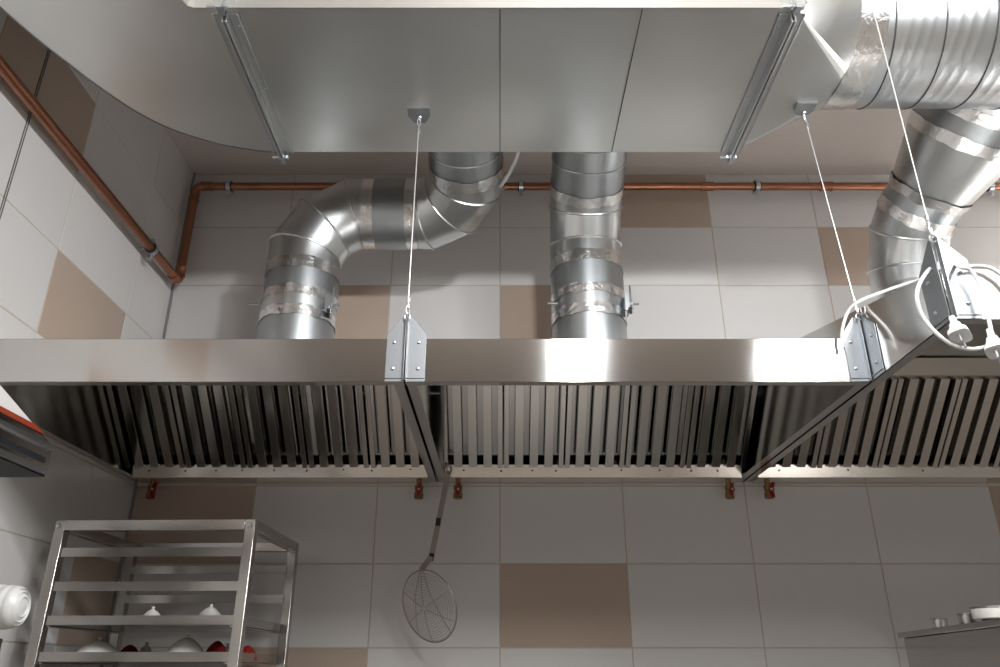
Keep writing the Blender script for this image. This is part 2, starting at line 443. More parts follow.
# shear the ribs into a helix
for k, r_ in enumerate(rings):
    for i, p in enumerate(r_):
        p.x += .02*math.sin(2*PI*i/64)*min(1, k/40)
mb = MB().rings(rings, False, False)
spd = obj('spiral_pipe', mb, M['galv_spiral'], duct, ang=60)
pts = []
x = .838
while x < XR0+L-.1:
    ring = [Vector((x+.117*i/48, YC+(RD+.001)*math.cos(2*PI*i/48), ZC+(RD+.001)*math.sin(2*PI*i/48))) for i in range(48)]
    pts += ring; x += .117
mb = MB().tube(pts, .0018, 6)
obj('helical_seam', mb, M['seam'], spd)
def band(name, pts, r, mat, parent, n=64, jag=.0):
    R = mitre_rings(pts, [r]*len(pts) if not isinstance(r, (list, tuple)) else list(r), n)
    for r_ in R:
        for i, p in enumerate(r_):
            pass
    if jag:
        ax = (Vector(pts[-1])-Vector(pts[0])).normalized()
        for ri in (0, -1):
            ph = random.uniform(0, 6)
            for i, p in enumerate(R[ri]): p += ax*jag*(math.sin(i*.7+ph)+.6*math.sin(i*1.9+ph*2))
    return obj(name, MB().rings(R, False, False), mat, parent, ang=60)
band('foil_tape', [(XR0-.012, YC, ZC), (XR0+.02, YC, ZC), (XR0+.06, YC, ZC)], RD+.003, M['foil'], duct, jag=.002)
# hanger plates screwed under the duct
def hanger(px, py, shape, w):
    c = onZ(px, py, ZD-.001)
    y = c.y
    if shape == 'chamfer': poly = [(-w, 0), (w, 0), (w, -.028), (w*.5, -.052), (-w*.5, -.052), (-w, -.028)]
    else: poly = [(-w, 0)]+[(w, 0)]+[(w*math.cos(a), -.022-.022*math.sin(a)) for a in [PI*k/10 for k in range(11)]]
    P3 = [(c.x+x_, y+.006-z_*.95, ZD-.0035-abs(z_)*.12) for x_, z_ in poly]
    mb = MB().prism(P3, (0, 0, .002)); mb.box((c.x-w, y+.003, ZD-.006), (c.x+w, y+.006, ZD))
    o_ = obj('hanger_plate', mb, M['galv_dull'], duct)
    mb = MB().lathe([(.006, 0), (.005, .003), (0, .004)], (c.x+.002, y+.035, ZD-.0085), (0, 0, -1), 10)
    obj('rivet', mb, M['zinc'], o_)
    return Vector((c.x, y+.035, ZD-.012))
h1 = hanger(418, 106, 'chamfer', .028)
h2 = hanger(808, 101, 'round', .025)

# ------------------------------------------------------------------ branch pipes
def elbow_pts(c, e0, e1, R, angs):
    """mitre points so that every gore is tangent to the bend: c start of bend, e0 heading, e1 final side"""
    e0 = Vector(e0).normalized(); e1 = Vector(e1).normalized(); ctr = Vector(c)+e1*R
    return [ctr-e1*(R*math.cos(a)/math.cos(math.radians(15)) )+e0*(R*math.sin(a)/math.cos(math.radians(15))) for a in [math.radians(q_) for q_ in angs]]
def bead(pts, i, r, parent, br=.0036):
    R = mitre_rings(pts, [r]*len(pts), 56)[i]
    obj('bead', MB().tube(R, br, 8, closed=True), M['galv_pipe'], parent)
def damper_lever(parent, c, side, r):
    """galvanised damper quadrant and lever on the side of the pipe, plus the spindle poking out opposite"""
    x = c[0]+side*r
    mb = MB().box((x-.002, c[1]-.03, c[2]-.028), (x+side*.012, c[1]-.02, c[2]+.03)).box((x+side*.010, c[1]-.03, c[2]-.03), (x+side*.0125, c[1]+.02, c[2]+.034))
    mb.obox((x+side*.018, c[1]-.02, c[2]+.012), (.0012, 0, 0), (0, .008, 0), (0, .005, .048))
    l_ = obj('damper_lever', mb, M['zinc'], parent, bevel=.0006)
    mb = MB().lathe([(.004, 0), (.004, .04), (.0, .042)], (x, c[1]-.02, c[2]-.004), (side, 0, 0), 10).lathe([(.008, .014), (.008, .022)], (x, c[1]-.02, c[2]-.004), (side, 0, 0), 6)
    obj('spindle', mb, M['zinc'], l_)
    mb = MB().lathe([(.0, -.012), (.009, .004), (.009, .010)], (x+side*.013, c[1]-.025, c[2]-.030), (0, 0, 1), 6)
    obj('wing_nut', mb, M['rubber'], l_)
    mb = MB().lathe([(.0035, 0), (.0035, .03), (0, .031)], (c[0]-side*r, c[1]-.02, c[2]-.002), (-side, 0, 0), 10)
    obj('spindle_end', mb, M['zinc'], parent)
PR = .1135; YV = 2.176
def slant(X, yf, ztop):
    """spigot wall cut to the slope of the hood top"""
    a = [2*PI*i/56 for i in range(56)]
    lo = [Vector((X+PR*math.cos(t), YV+PR*math.sin(t), ZB+.1030+SL*(YV+PR*math.sin(t)-yf))) for t in a]
    return MB().rings([lo, [Vector((p.x, p.y, ztop)) for p in lo]], False, False)
def lower_stack(root, X, ztop, dz=0):
    """vertical connection on the hood: spigot, foil bands, damper, foil, pipe"""
    V = lambda z: (X, YV, z)
    obj('spigot', slant(X, YH, .985+dz), M['galv_dull'], root)
    obj('collar_flange', MB().prism([(X+(PR+.022)*math.cos(2*PI*i/48), YV+(PR+.022)*math.sin(2*PI*i/48), ZB+.1015+SL*(YV+(PR+.022)*math.sin(2*PI*i/48)-YH)+.0015) for i in range(48)], (0, 0, .003)), M['galv_pipe'], root)
    band('foil_tape', [V(.968+dz), V(1.0+dz)], PR+.0025, M['foil'], root, jag=.0022)
    obj('damper_section', MB().rings(mitre_rings([V(.985+dz), V(1.062+dz)], [PR+.001]*2, 56), False, False), M['galv_pipe'], root)
    band('foil_tape', [V(1.036+dz), V(1.066+dz)], PR+.0025, M['foil'], root, jag=.0022)
    obj('coupling', MB().rings(mitre_rings([V(1.06+dz), V(ztop)], [PR+.0005]*2, 56), False, False), M['galv_dull'], root)
def gored(root, name, pts, mat, r=PR, beads=None, rr=None):
    R = mitre_rings(pts, rr or [r]*len(pts), 56)
    o_ = obj(name, MB().rings(R, False, False), mat, root, ang=20)
    for i in (beads if beads is not None else range(1, len(pts)-1)): bead(pts, i, (rr[i] if rr else r)+.001, o_)
    return o_
# middle pipe
X2 = .274
p2 = thing('branch_pipe', 'galvanised pipe rising straight from the middle hood and bending forward into the duct', 'pipe', (X2, YV, .86), 'pipes between hoods and duct')
Zc = 1.19; RR = .236
lower_stack(p2, X2, Zc-.03)
band('foil_tape', [(X2, YV, Zc-.045), (X2, YV, Zc-.008)], PR+.002, M['foil'], p2, jag=.0018)
d60 = Vector((0, -.866, .5)); e_end = Vector((X2, YV-RR*(1-.5), Zc+RR*.866))
ep = [Vector((X2, YV, Zc-.03))]+elbow_pts((X2, YV, Zc), (0, 0, 1), (0, -1, 0), RR, (15, 45))+[e_end]
gored(p2, 'segmented_elbow', ep, M['galv_pipe'])
band('foil_tape', [e_end-d60*.012, e_end+d60*.022], PR+.0025, M['foil'], p2, jag=.0018)
gored(p2, 'upper_pipe', [e_end+d60*.01, e_end+d60*.10, e_end+d60*.36], M['galv_dull'], beads=[])
bead([e_end+d60*.10, e_end+d60*.101], 0, PR, p2, .003)
bead([e_end+d60*.165, e_end+d60*.166], 0, PR, p2, .003)
damper_lever(p2, (X2, YV-.06, 1.012), 1, PR-.012)
# left pipe, bent twice
X1 = -.623; ZH = 1.372; R1 = .20
p1 = thing('branch_pipe', 'galvanised pipe from the left hood bending twice, sideways and then up into the duct', 'pipe', (X1, YV, .86), 'pipes between hoods and duct')
Zc1 = ZH-R1
lower_stack(p1, X1, Zc1-.02, dz=-.005)
band('foil_tape', [(X1, YV, Zc1-.05), (X1, YV, Zc1-.012)], PR+.002, M['foil'], p1, jag=.0018)
ep = [Vector((X1, YV, Zc1-.02))]+elbow_pts((X1, YV, Zc1), (0, 0, 1), (1, 0, 0), R1, (15, 45, 75))+[Vector((X1+R1+.03, YV, ZH))]
gored(p1, 'segmented_elbow', ep, M['galv_pipe'])
xh = X1+R1
band('foil_tape', [(xh-.018, YV, ZH), (xh+.034, YV, ZH)], PR+.0025, M['foil'], p1, jag=.0018)
obj('coupling', MB().rings(mitre_rings([(xh+.02, YV, ZH), (xh+.12, YV, ZH)], [PR+.004]*2, 56), False, False), M['galv_dull'], p1)
band('foil_tape', [(xh+.105, YV, ZH), (xh+.155, YV, ZH)], PR+.0025, M['foil'], p1, jag=.0018)
R2 = .185; sa = math.radians(18); fd = Vector((0, -math.cos(sa), math.sin(sa)))
bs = Vector((-.104-R2, YV, ZH))
ep = [bs-Vector((.03, 0, 0))]+elbow_pts(bs, (1, 0, 0), fd, R2, (15, 45, 75))+[bs+Vector((R2, 0, 0))+fd*(R2+.01)]
gored(p1, 'segmented_elbow', ep, M['galv_pipe'])
ee = bs+Vector((R2, 0, 0))+fd*R2
band('foil_tape', [ee-fd*.01, ee+fd*.03], PR+.0025, M['foil'], p1, jag=.0018)
gored(p1, 'upper_pipe', [ee+fd*.015, ee+fd*.1, ee+fd*.30], M['galv_dull'], beads=[])
bead([ee+fd*.085, ee+fd*.086], 0, PR, p1, .003)
damper_lever(p1, (X1, YV-.06, 1.008), 1, PR-.012)
# right pipe with cone
X3 = 1.292
p3 = thing('branch_pipe', 'galvanised pipe behind the right hood widening upward into the round duct', 'pipe', (X3, YV, .86), 'pipes between hoods and duct')
Zc3 = 1.10
V = lambda z: (X3, YV, z)
obj('spigot', slant(X3, 1.25, 1.04), M['galv_dull'], p3)
band('foil_tape', [V(1.03), V(1.085)], PR+.0025, M['foil'], p3, jag=.0018)
e3 = Vector((X3, YV-RR*.5, Zc3+RR*.866))
ep = [Vector(V(1.05))]+elbow_pts(V(Zc3), (0, 0, 1), (0, -1, 0), RR, (15, 45))+[e3, e3+(Vector((1.40, 1.72, 1.52))-e3).normalized()*.04]
gored(p3, 'segmented_elbow', ep, M['galv_pipe'], beads=[1, 2])
d3 = (Vector((1.40, 1.72, 1.52))-e3).normalized()
band('foil_tape', [e3-d3*.015, e3+d3*.02], PR+.003, M['foil'], p3, jag=.0018)
obj('coupling', MB().rings(mitre_rings([e3+d3*.015, e3+d3*.065], [PR+.001]*2, 56), False, False), M['galv_dull'], p3)
band('foil_tape', [e3+d3*.055, e3+d3*.085], [PR+.003, PR+.012], M['foil'], p3, jag=.0018)
cone = [e3+d3*.075, e3+d3*.25]
obj('reducer', MB().rings(mitre_rings(cone, [PR+.004, .158], 56), False, False), M['galv_pipe'], p3)
band('foil_tape', [e3+d3*.24, e3+d3*.275], [.159, .1615], M['foil'], p3, jag=.0018)
obj('wide_collar', MB().rings(mitre_rings([e3+d3*.265, e3+d3*.33], [.158]*2, 56), False, False), M['galv_dull'], p3)
band('foil_tape', [e3+d3*.318, e3+d3*.35], [.161, .161], M['foil'], p3, jag=.0018)
obj('saddle', MB().rings(mitre_rings([e3+d3*.34, e3+d3*.52], [.159]*2, 56), False, False), M['galv_pipe'], p3)

# ------------------------------------------------------------------ copper pipe
cp = thing('copper_pipe', 'long copper pipe along the back wall, down the corner and forward on the left wall', 'pipe', (XL+.04, YB-.05, 1.30))
yP = YB-.05; xP = XL+.042; zH = 1.702; zL = 1.292; rp = .0150
def arc(c, a, b, r=.022, n=6):              # rounded corner at c from direction a to b
    c = Vector(c); a = Vector(a); b = Vector(b)
    return [c+a*r*(1-math.sin(t))+b*r*(1-math.cos(t)) for t in [PI/2*k/n for k in range(n+1)]]
run1 = [(XR-.01, yP, zH)]+arc((xP, yP, zH), (1, 0, 0), (0, 0, -1))+arc((xP, yP, zL), (0, 0, 1), (0, -1, 0))+[(xP, -2.0, zL+.01)]
obj('pipe_run', MB().tube(run1, rp, 20), M['copper'], cp, ang=60)
def sleeve(a, b):
    a = Vector(a); b = Vector(b); d = (b-a).normalized(); L_ = (b-a).length
    mb = MB().lathe([(rp+.0006, -.001), (rp+.0045, 0), (rp+.0030, .004), (rp+.0028, L_-.004), (rp+.0045, L_), (rp+.0006, L_+.001)], a, d, 20)
    obj('fitting', mb, M['copper'], cp, ang=50)
sleeve((xP+.022, yP, zH), (xP+.062, yP, zH)); sleeve((xP, yP, zH-.022), (xP, yP, zH-.062))
sleeve((xP, yP, zL+.022), (xP, yP, zL+.055)); sleeve((xP, yP-.022, zL), (xP, yP-.055, zL))
for px in (707, 826):
    p = onY(px, 187, yP); sleeve((p.x-.022, yP, zH), (p.x+.022, yP, zH))
def clamp(c, axis, towall, down):
    c = Vector(c); ax = Vector(axis)
    k_ = thing('pipe_clamp', 'steel clamp on the copper pipe ' + down, 'clamp', c, 'clamps on the copper pipe')
    mb = MB().lathe([(rp, -.012), (rp+.004, -.012), (rp+.004, .012), (rp, .012)], c, ax, 20)
    obj('rubber_lining', mb, M['rubber'], k_)
    mb = MB().lathe([(rp+.004, -.008), (rp+.0065, -.008), (rp+.0065, .008), (rp+.004, .008)], c, ax, 20)
    w = Vector(towall); s_ = ax.cross(w)
    for q_ in (1, -1):
        mb.obox(c+s_*q_*(rp+.015), ax*.008, s_*.010, w*.0015); mb.obox(c+s_*q_*(rp+.015)+w*.006, ax*.008, s_*.010, w*.0015)
    obj('steel_ring', mb, M['zinc'], k_, bevel=.0004)
    for q_ in (1, -1): obj('screw', MB().lathe([(.006, -.006), (.006, 0), (.003, 0), (.003, .014)], c+s_*q_*(rp+.017)-w*.002, w, 8), M['zinc'], k_)
    dist = .046
    obj('threaded_rod', MB().lathe([(.004, rp+.005), (.004, dist)], c, w, 10), M['zinc'], k_)
for px, where in ((229, 'near the left corner of the back wall'), (521, 'between the two left pipes'), (757, 'right of the middle branch pipe'), (990, 'at the right edge of the picture')):
    p = onY(px, 187, yP); clamp((p.x, yP, zH), (1, 0, 0), (0, 1, 0), where)
clamp((xP, onX(150, 258, xP).y, zL), (0, 1, 0), (-1, 0, 0), 'on the left wall')

# ------------------------------------------------------------------ suspension brackets and wires
def leaf(root, o, u, nrm, mat=None, w=.042, h=.154, fin=True):
    """perforated leaf standing on the hood's lower edge: o inner bottom corner, u outward along the hood, nrm away from the hood"""
    o = Vector(o); u = Vector(u); N_ = Vector(nrm); Z = Vector((0, 0, 1))
    poly = [o, o+u*w, o+u*w+Z*(h*.72), o+u*.010+Z*h, o+Z*h]
    mb = MB().prism([p+N_*.001 for p in poly], N_*.0022)
    if fin: mb.prism([o+N_*.003, o+N_*.014, o+N_*.014+Z*(h-.006), o+N_*.010+Z*h, o+N_*.003+Z*h], u*.002)
    mb.obox(o+u*w/2+N_*.004+Z*.008, u*(w/2), N_*.0012, Z*.0012)
    l_ = obj('leaf', mb, mat or M['bracket'], root, bevel=.0005)
    for zz in (.030, .092):
        obj('rivet', MB().lathe([(.0042, 0), (.0036, .002), (.001, .0032)], o+u*(w*.62)+Z*zz+N_*.0032, N_, 12), M['zinc'], l_)
def wire(name_label, a, b, group='wires holding the hoods'):
    a = Vector(a); b = Vector(b); d = (a-b).normalized()
    root = thing('suspension_wire', name_label, 'wire', b, group)
    obj('cable', MB().tube([b+d*.02, a-d*.02], .0014, 8), M['wire'], root)
    for e, s_ in ((a, -1), (b, 1)):
        if (e is a) and a.z > 1.6:
            obj('anchor', MB().lathe([(.012, -.003), (.012, .004), (.004, .01)], e, -d, 12), M['zinc'], root); continue
        base = e+d*s_*.012
        # loop and ferrules, with the twisted tail
        o1 = d.orthogonal().normalized(); lp = [base+d*s_*(.012*math.sin(t))*1+o1*.005*math.cos(t)*1 for t in [2*PI*k/16 for k in range(16)]]
        obj('loop', MB().tube(lp, .0015, 6, closed=True), M['wire'], root)
        for hh in (.022, .036):
            obj('ferrule', MB().lathe([(.0035, -.005), (.0042, 0), (.0035, .005)], e+d*s_*hh, d, 8), M['zinc'], root)
        obj('tail', MB().tube([e+d*s_*.022+o1*.002, e+d*s_*.036+o1*.004, e+d*s_*.047+o1*.006], .0012, 6), M['wire'], root)
    return root
XD = -.206
k1 = thing('hood_bracket', 'paired riveted steel bracket on the joint between the left and middle hoods', 'bracket', (XD, YH, ZB), 'brackets on the hood corners')
leaf(k1, (XD-.0012, YH, ZB), (-1, 0, 0), (0, -1, 0)); leaf(k1, (XD+.0012, YH, ZB), (1, 0, 0), (0, -1, 0))
XE = .801
k2 = thing('hood_bracket', 'bright riveted steel bracket in the corner where the middle hood meets the right hood', 'bracket', (XE, YH, ZB), 'brackets on the hood corners')
leaf(k2, (.7975, YH, ZB), (-1, 0, 0), (0, -1, 0), w=.040); leaf(k2, (.803, YH-.004, ZB), (0, -1, 0), (-1, 0, 0), w=.060, fin=False)
k3 = thing('hood_bracket', 'riveted steel bracket on the front corner of the right hood beside the white cables', 'bracket', (.803, 1.25, ZB), 'brackets on the hood corners')
leaf(k3, (.803, 1.252, ZB), (0, 1, 0), (-1, 0, 0), w=.062, h=.165, fin=False); leaf(k3, (.803, 1.25, ZB), (1, 0, 0), (0, -1, 0), w=.052, h=.165)
for k_, c in ((k1, (XD, YH-.010, ZB+.150)), (k2, (.797, YH-.012, ZB+.150)), (k3, (.799, 1.243, ZB+.160))):
    c = Vector(c); obj('shackle', MB().tube([c+Vector((.006*math.cos(t), 0, .008*math.sin(t))) for t in [2*PI*k/16 for k in range(16)]], .0018, 8, closed=True), M['zinc'], k_)
wire('thin steel wire from the flat plate under the duct down to the left bracket', h1, (XD, YH-.010, ZB+.156))
wire('thin steel wire from the round-edged plate under the duct down to the bright corner bracket', h2, (.797, YH-.012, ZB+.156))
wire('long steel wire crossing in front of the round duct down to the front corner bracket', (.801, 1.250, CE-.004), (.799, 1.243, ZB+.168))

# ------------------------------------------------------------------ white cables and plugs
def cord(label, pts, r=.0036, plug=None):
    root = thing('power_cable', label, 'cable', pts[0], 'white cables at the right hood')
    obj('cord', MB().tube(smooth_path(pts, 8), r, 10), M['white_plastic'], root, ang=60)
    if plug:
        c, d = Vector(plug[0]), Vector(plug[1]).normalized()
        u = d.orthogonal().normalized(); w = d.cross(u)
        sec = lambda h, a, b_: [c+d*h+u*(a*math.copysign(abs(math.cos(t))**.6, math.cos(t)))+w*(b_*math.copysign(abs(math.sin(t))**.6, math.sin(t))) for t in [2*PI*k/24 for k in range(24)]]
        mb = MB().rings([sec(-.030, .005, .005), sec(-.012, .007, .006), sec(-.008, .011, .009), sec(.006, .014, .012), sec(.010, .018, .016), sec(.020, .0185, .0165), sec(.021, .016, .014)])
        b_ = obj('plug', mb, M['white_plastic'], root, ang=40)
        for s_ in (1, -1):
            obj('pin', MB().lathe([(.0024, 0), (.0024, .017), (.0, .019)], c+d*.021+u*s_*.0085, d, 10), M['zinc'], b_)
    return root
ya = 1.225
P = lambda x, y, Y=ya: onY(x, y, Y)
cord('white cable drooping from the middle hood corner over the slanted side panel', [P(843, 348, 1.56), P(842, 332, 1.56), P(848, 312, 1.57), P(860, 301, 1.56), P(882, 292, 1.60), P(908, 283, 1.70), P(925, 279, 1.85)])
cord('white cable hanging in a wide loop around the front corner bracket', [P(945, 262, 1.35), P(931, 268, 1.28), P(920, 283, 1.23), P(917, 298, 1.22), P(922, 315), P(935, 332), P(953, 345), P(972, 349), P(988, 346), P(1003, 339), P(1020, 328), (.98, 1.232, .63), (1.02, 1.235, .678), (1.07, 1.28, .690), (1.12, 1.40, .715)], plug=(P(957, 329, 1.22), P(966, 349, 1.20)-P(957, 329, 1.22)))
cord('white cable falling to a plug at the right edge of the picture', [P(953, 262, 1.27), P(960, 267), P(970, 270), P(979, 283), P(985, 303), P(991, 330), P(992, 336)], r=.0036, plug=(P(994, 343, 1.215), P(1002, 366, 1.20)-P(994, 343, 1.215)))
cord('short white cable arching over the top of the right hood front', [P(962, 268, 1.235), P(975, 266, 1.235), P(990, 268, 1.235), P(1003, 276, 1.235), P(1015, 285, 1.235), (.955, 1.236, .676), (1.0, 1.29, .690), (1.03, 1.40, .715)], r=.0036)
c4 = cord('pale cable curving up beside the left branch pipe under the duct', [P(497, 190, 2.05), P(505, 180, 1.98), P(512, 168, 1.93), P(517, 156, 1.88), P(519, 140, 1.84), P(519, 120, 1.83)], r=.0055)
c4['group'] = 'cable by the duct'

# ------------------------------------------------------------------ drain valves
for px, where, up in ((152, 'far left, above the steel rack', 1), (419, 'left of the skimmer handle', 0), (458, 'right of the skimmer handle', 0), (729, 'left of the hood joint at right', 0), (768, 'under the left end of the right hood', 0)):
    p = onY(px, 488, 2.500); x = p.x; zt = ZB-.0065
    v = thing('drain_valve', 'small brass valve with red lever, '+where, 'valve', (x, 2.5, zt), 'drain valves under the hoods')
    mb = MB().lathe([(.009, 0), (.009, -.014), (.014, -.015), (.014, -.026), (.0125, -.028), (.0125, -.038), (.015, -.04), (.015, -.056), (.011, -.058)], (x, 2.5, zt), (0, 0, 1), 8)
    obj('body', mb, M['brass'], v, ang=30)
    s_ = 1 if px in (152,) else 0
    cx = x+(.014 if s_ else 0.002); cy = 2.5-.016
    mb = MB().obox((cx, cy-.006, zt-.032), (.005, 0, 0), (0, .003, 0), (.003, 0, .020)).lathe([(.0095, 0), (.0095, .006)], (cx, cy-.003, zt-.032), (0, -1, 0), 14).lathe([(.004, -.01), (.004, 0)], (cx, cy, zt-.032), (0, -1, 0), 8)
    if px in (152, 768): mb.obox((cx+.006, cy-.006, zt-.032+.012), (.005, 0, 0), (0, .003, 0), (.004, 0, .012)).obox((cx+.002, cy-.006, zt-.050), (.007, 0, 0), (0, .003, 0), (0, 0, .009))
    l_ = obj('lever', mb, M['red'], v, bevel=.001)
    obj('nut', MB().lathe([(.0045, 0), (.0045, .004)], (cx, cy-.009, zt-.032), (0, -1, 0), 6), M['zinc'], l_)

# ------------------------------------------------------------------ spider skimmer
ys = 2.40
sk = thing('skimmer', 'round wire skimmer hanging by its long handle below the hood', 'skimmer', onY(446, 482, 2.42))
hp = [onY(447, 474, 2.425), onY(446, 484, 2.425), onY(438.5, 522, 2.42), onY(431.5, 556, 2.41)]
bend = onY(421.5, 570, 2.375)
def strip(pts, w, t):
    P_, T_ = frames(pts); R = []
    for p, (a, b_) in zip(P_, T_):
        d = (a+b_).normalized(); u = d.cross(Vector((0, 1, 0))).normalized(); n_ = d.cross(u)
        R.append([p+u*w+n_*t, p-u*w+n_*t, p-u*w-n_*t, p+u*w-n_*t])
    return MB().rings(R)
h = obj('handle', strip(hp+[bend], .0085, .0016), M['wire_dark'], sk, bevel=.0006)
obj('grip_mark', strip([hp[2]+Vector((0, -.002, .012)), hp[2]+Vector((-.002, -.002, -.012))], .0072, .0018), M['rubber'], h)
obj('grip_mark', strip([hp[3]+Vector((.002, -.002, .008)), hp[3]+Vector((-.002, -.002, -.014))], .0074, .0018), M['rubber'], h)
top = hp[0]; lp = [top+Vector((.010*math.cos(t)+.002, .006*math.cos(t), .012+.016*math.sin(t))) for t in [2*PI*k/20 for k in range(20)]]
obj('hanging_loop', MB().tube(lp, .0022, 8, closed=True), M['wire_dark'], h)
cs = onY(429, 606, 2.40)
# plane of the basket: long axis from its top (420,570) to its bottom (438,643); short axis turned away
a_up = (onY(421.5, 570.5, 2.375)-onY(437, 642.5, 2.425)); Rb = a_up.length/2; a_up.normalize()
yaw = math.radians(-38); side = Vector((math.cos(yaw), math.sin(yaw), 0)); side = (side-a_up*side.dot(a_up)).normalized(); nb = side.cross(a_up)
def disc(r, t, dep=None):
    dd = .022*(1-(r/Rb)**2) if dep is None else dep
    return cs+side*r*math.cos(t)+a_up*r*math.sin(t)-nb*dd*(-1)
obj('rim', MB().tube([disc(Rb, 2*PI*k/64) for k in range(64)], .0021, 8, closed=True), M['wire_dark'], sk)
mb = MB()
sp = [disc(Rb*(.05+.92*k/(13*36)), 2*PI*k/36) for k in range(13*36)]
mb.tube(sp, .0008, 5)
obj('wire_spiral', mb, M['wire_dark'], sk, ang=60)
mb = MB()
for a in (22, 90, 150, 205, 262, 330):
    a = math.radians(a); mb.tube([disc(Rb*f_, a) for f_ in (.06, .3, .55, .8, 1)], .0013, 6)
obj('spoke', mb, M['wire_dark'], sk)
sk.children[-1].name = 'spokes'
mb = MB()
for s_ in (-1, 1):
    mb.tube([bend+side*s_*.005, cs+side*s_*.03+a_up*Rb*.35+nb*.018, cs+side*s_*.055-a_up*Rb*.45+nb*.010, cs+side*s_*Rb*.62-a_up*Rb*.78+nb*.001], .0015, 6)
obj('brace_wires', mb, M['wire_dark'], sk)

# ------------------------------------------------------------------ rack with shelves
Yf, Yb = 1.99, 2.40
A = onY(57, 526, Yf); B = onY(256, 526, Yf); ZR = onY(150, 520, Yf).z
xl, xr = -1.125, -.618
xl = onY(54, 530, Yf).x; xr = onY(256.5, 530, Yf).x
rk = thing('tray_rack', 'tall stainless steel tray rack in the left corner', 'rack', (xl, Yf, FL))
rk.rotation_euler.z = math.radians(-1.7)
pw = .026
for x in (xl, xr-pw):
    for y in (Yf, Yb-pw):
        p_ = obj('post', MB().box((x, y, FL+.001), (x+pw, y+pw, ZR)), M['steel_rack'], rk, bevel=.0015)
        if y == Yf: obj('bolt', MB().lathe([(.0065, 0), (.005, .003), (.0, .004)], (x+pw/2+(-.004 if x == xl else .0), y, ZR-.015), (0, -1, 0), 12), M['zinc'], p_)
for a, b_ in (((xl+pw, Yf, ZR-.026), (xr-pw, Yf+pw, ZR)), ((xl+pw, Yb-pw, ZR-.026), (xr-pw, Yb, ZR)), ((xl, Yf+pw, ZR-.026), (xl+pw, Yb-pw, ZR)), ((xr-pw, Yf+pw, ZR-.026), (xr, Yb-pw, ZR))):
    obj('top_rail', MB().box(a, b_), M['steel_rack'], rk, bevel=.0015)
zs = []
for yy in (547.5, 581.5, 615.5, 652): zs.append(onY(150, yy, Yf).z)
for z in zs+[zs[-1]-.08*k for k in range(1, 7)]:
    t = .0012; h_ = .022
    a0, a1 = xl+pw*.55, xr-pw*.85
    # pressed tray with raised front and back lips resting on side runners
    if z in zs[:2]:
        obj('cross_bar', MB().box((a0+.01, Yf+.006, z-h_), (a1, Yf+.006+t, z)), M['steel_rack'], rk)
        obj('cross_bar', MB().box((a0+.01, Yb-.03, z-h_), (a1, Yb-.03+t, z)), M['steel_rack'], rk); continue
    mb = MB().box((a0+.01, Yf+.006, z-h_), (a1, Yf+.006+t, z)).box((a0+.01, Yb-.03, z-h_), (a1, Yb-.03+t, z))
    mb.box((a0+.012, Yf+.006, z-h_), (a0+.012+t, Yb-.03, z)).box((a1-t, Yf+.006, z-h_), (a1, Yb-.03, z)).box((a0+.012, Yf+.006, z-h_), (a1, Yb-.03, z-h_+t))
    obj('shelf', mb, M['steel_rack'], rk)
    for x in (xl+pw-.002, xr-pw-.010):
        obj('runner', MB().box((x, Yf+.01, z-h_-.004), (x+.012, Yb-.01, z-h_-.001)).box((x, Yf+.01, z-h_-.004), (x+.0015, Yb-.01, z-.008)), M['steel_rack'], rk)
# crockery lying on the two lower visible shelves
def dome(px, py, w, h_, z, Y, mat, name, label, cat, grp, knob=True):
    p = onY(px, py, Y); base = Vector((p.x, Y, z))
    prof = [(w*.55, 0), (w*.97, h_*.08), (w, h_*.18), (w*.9, h_*.42), (w*.66, h_*.68), (w*.36, h_*.86), (w*.14, h_*.94)]
    o_ = obj(name, MB().lathe(prof+[(0.0, h_*.95)], base, (0, 0, 1), 32), mat, None, ang=60)
    tag(o_, label, cat, grp)
    if knob:
        obj('knob', MB().lathe([(.0045, 0), (.0035, .002), (.005, .004), (.005, .006), (.003, .0075), (0, .008)], base+Vector((0, 0, h_*.93)), (0, 0, 1), 16), mat, o_)
z4 = zs[3]-.022+.0015; z3 = zs[2]-.022+.0015
G = 'crockery lids on the rack'
dome(98, 648, .052, .054, z4, 2.10, M['white_ceramic'], 'crockery_lid', 'white ceramic lid at the left of the lowest visible rack shelf', 'lid', G)
dome(186, 648, .047, .060, z4, 2.10, M['white_ceramic'], 'crockery_lid', 'large white domed lid in the middle of the lowest visible rack shelf', 'lid', G)
dome(130, 648, .030, .045, z4, 2.20, M['red_ceramic'], 'upturned_bowl', 'red bowl upturned between the white lids on the lowest visible shelf', 'bowl', G, False)
dome(146, 648, .022, .046, z4, 2.25, M['white_ceramic'], 'crockery_lid', 'small white lid at the back between the two larger white lids', 'lid', G)
dome(217, 648, .030, .052, z4, 2.12, M['red_ceramic'], 'upturned_bowl', 'red bowl upturned right of the large white lid', 'bowl', G, False)
dome(227, 648, .020, .043, z4, 2.24, M['white_ceramic'], 'crockery_lid', 'small white lid just behind the right red bowls', 'lid', G)
dome(247, 652, .028, .042, z4, 2.17, M['red_ceramic'], 'upturned_bowl', 'red bowl partly behind the right rack post', 'bowl', G, False)
dome(152, 615, .030, .046, z3, 2.12, M['white_ceramic'], 'crockery_lid', 'small white lid peeking over the third rack shelf, left one', 'lid', G)
dome(210, 615, .036, .052, z3, 2.12, M['white_ceramic'], 'crockery_lid', 'white lid with knob peeking over the third rack shelf, right one', 'lid', G)

# ------------------------------------------------------------------ wall unit with red strip, far left
ye = 1.55
cC = onY(46, 476, ye); cB = onY(52, 446, ye); xs_ = cC.x; zb = cC.z; zt_ = onX(52, 446, xs_).z
yn = .9
un = thing('heating_unit', 'shiny steel unit with an orange-red strip on the left wall', 'appliance', (XL, ye, zb))
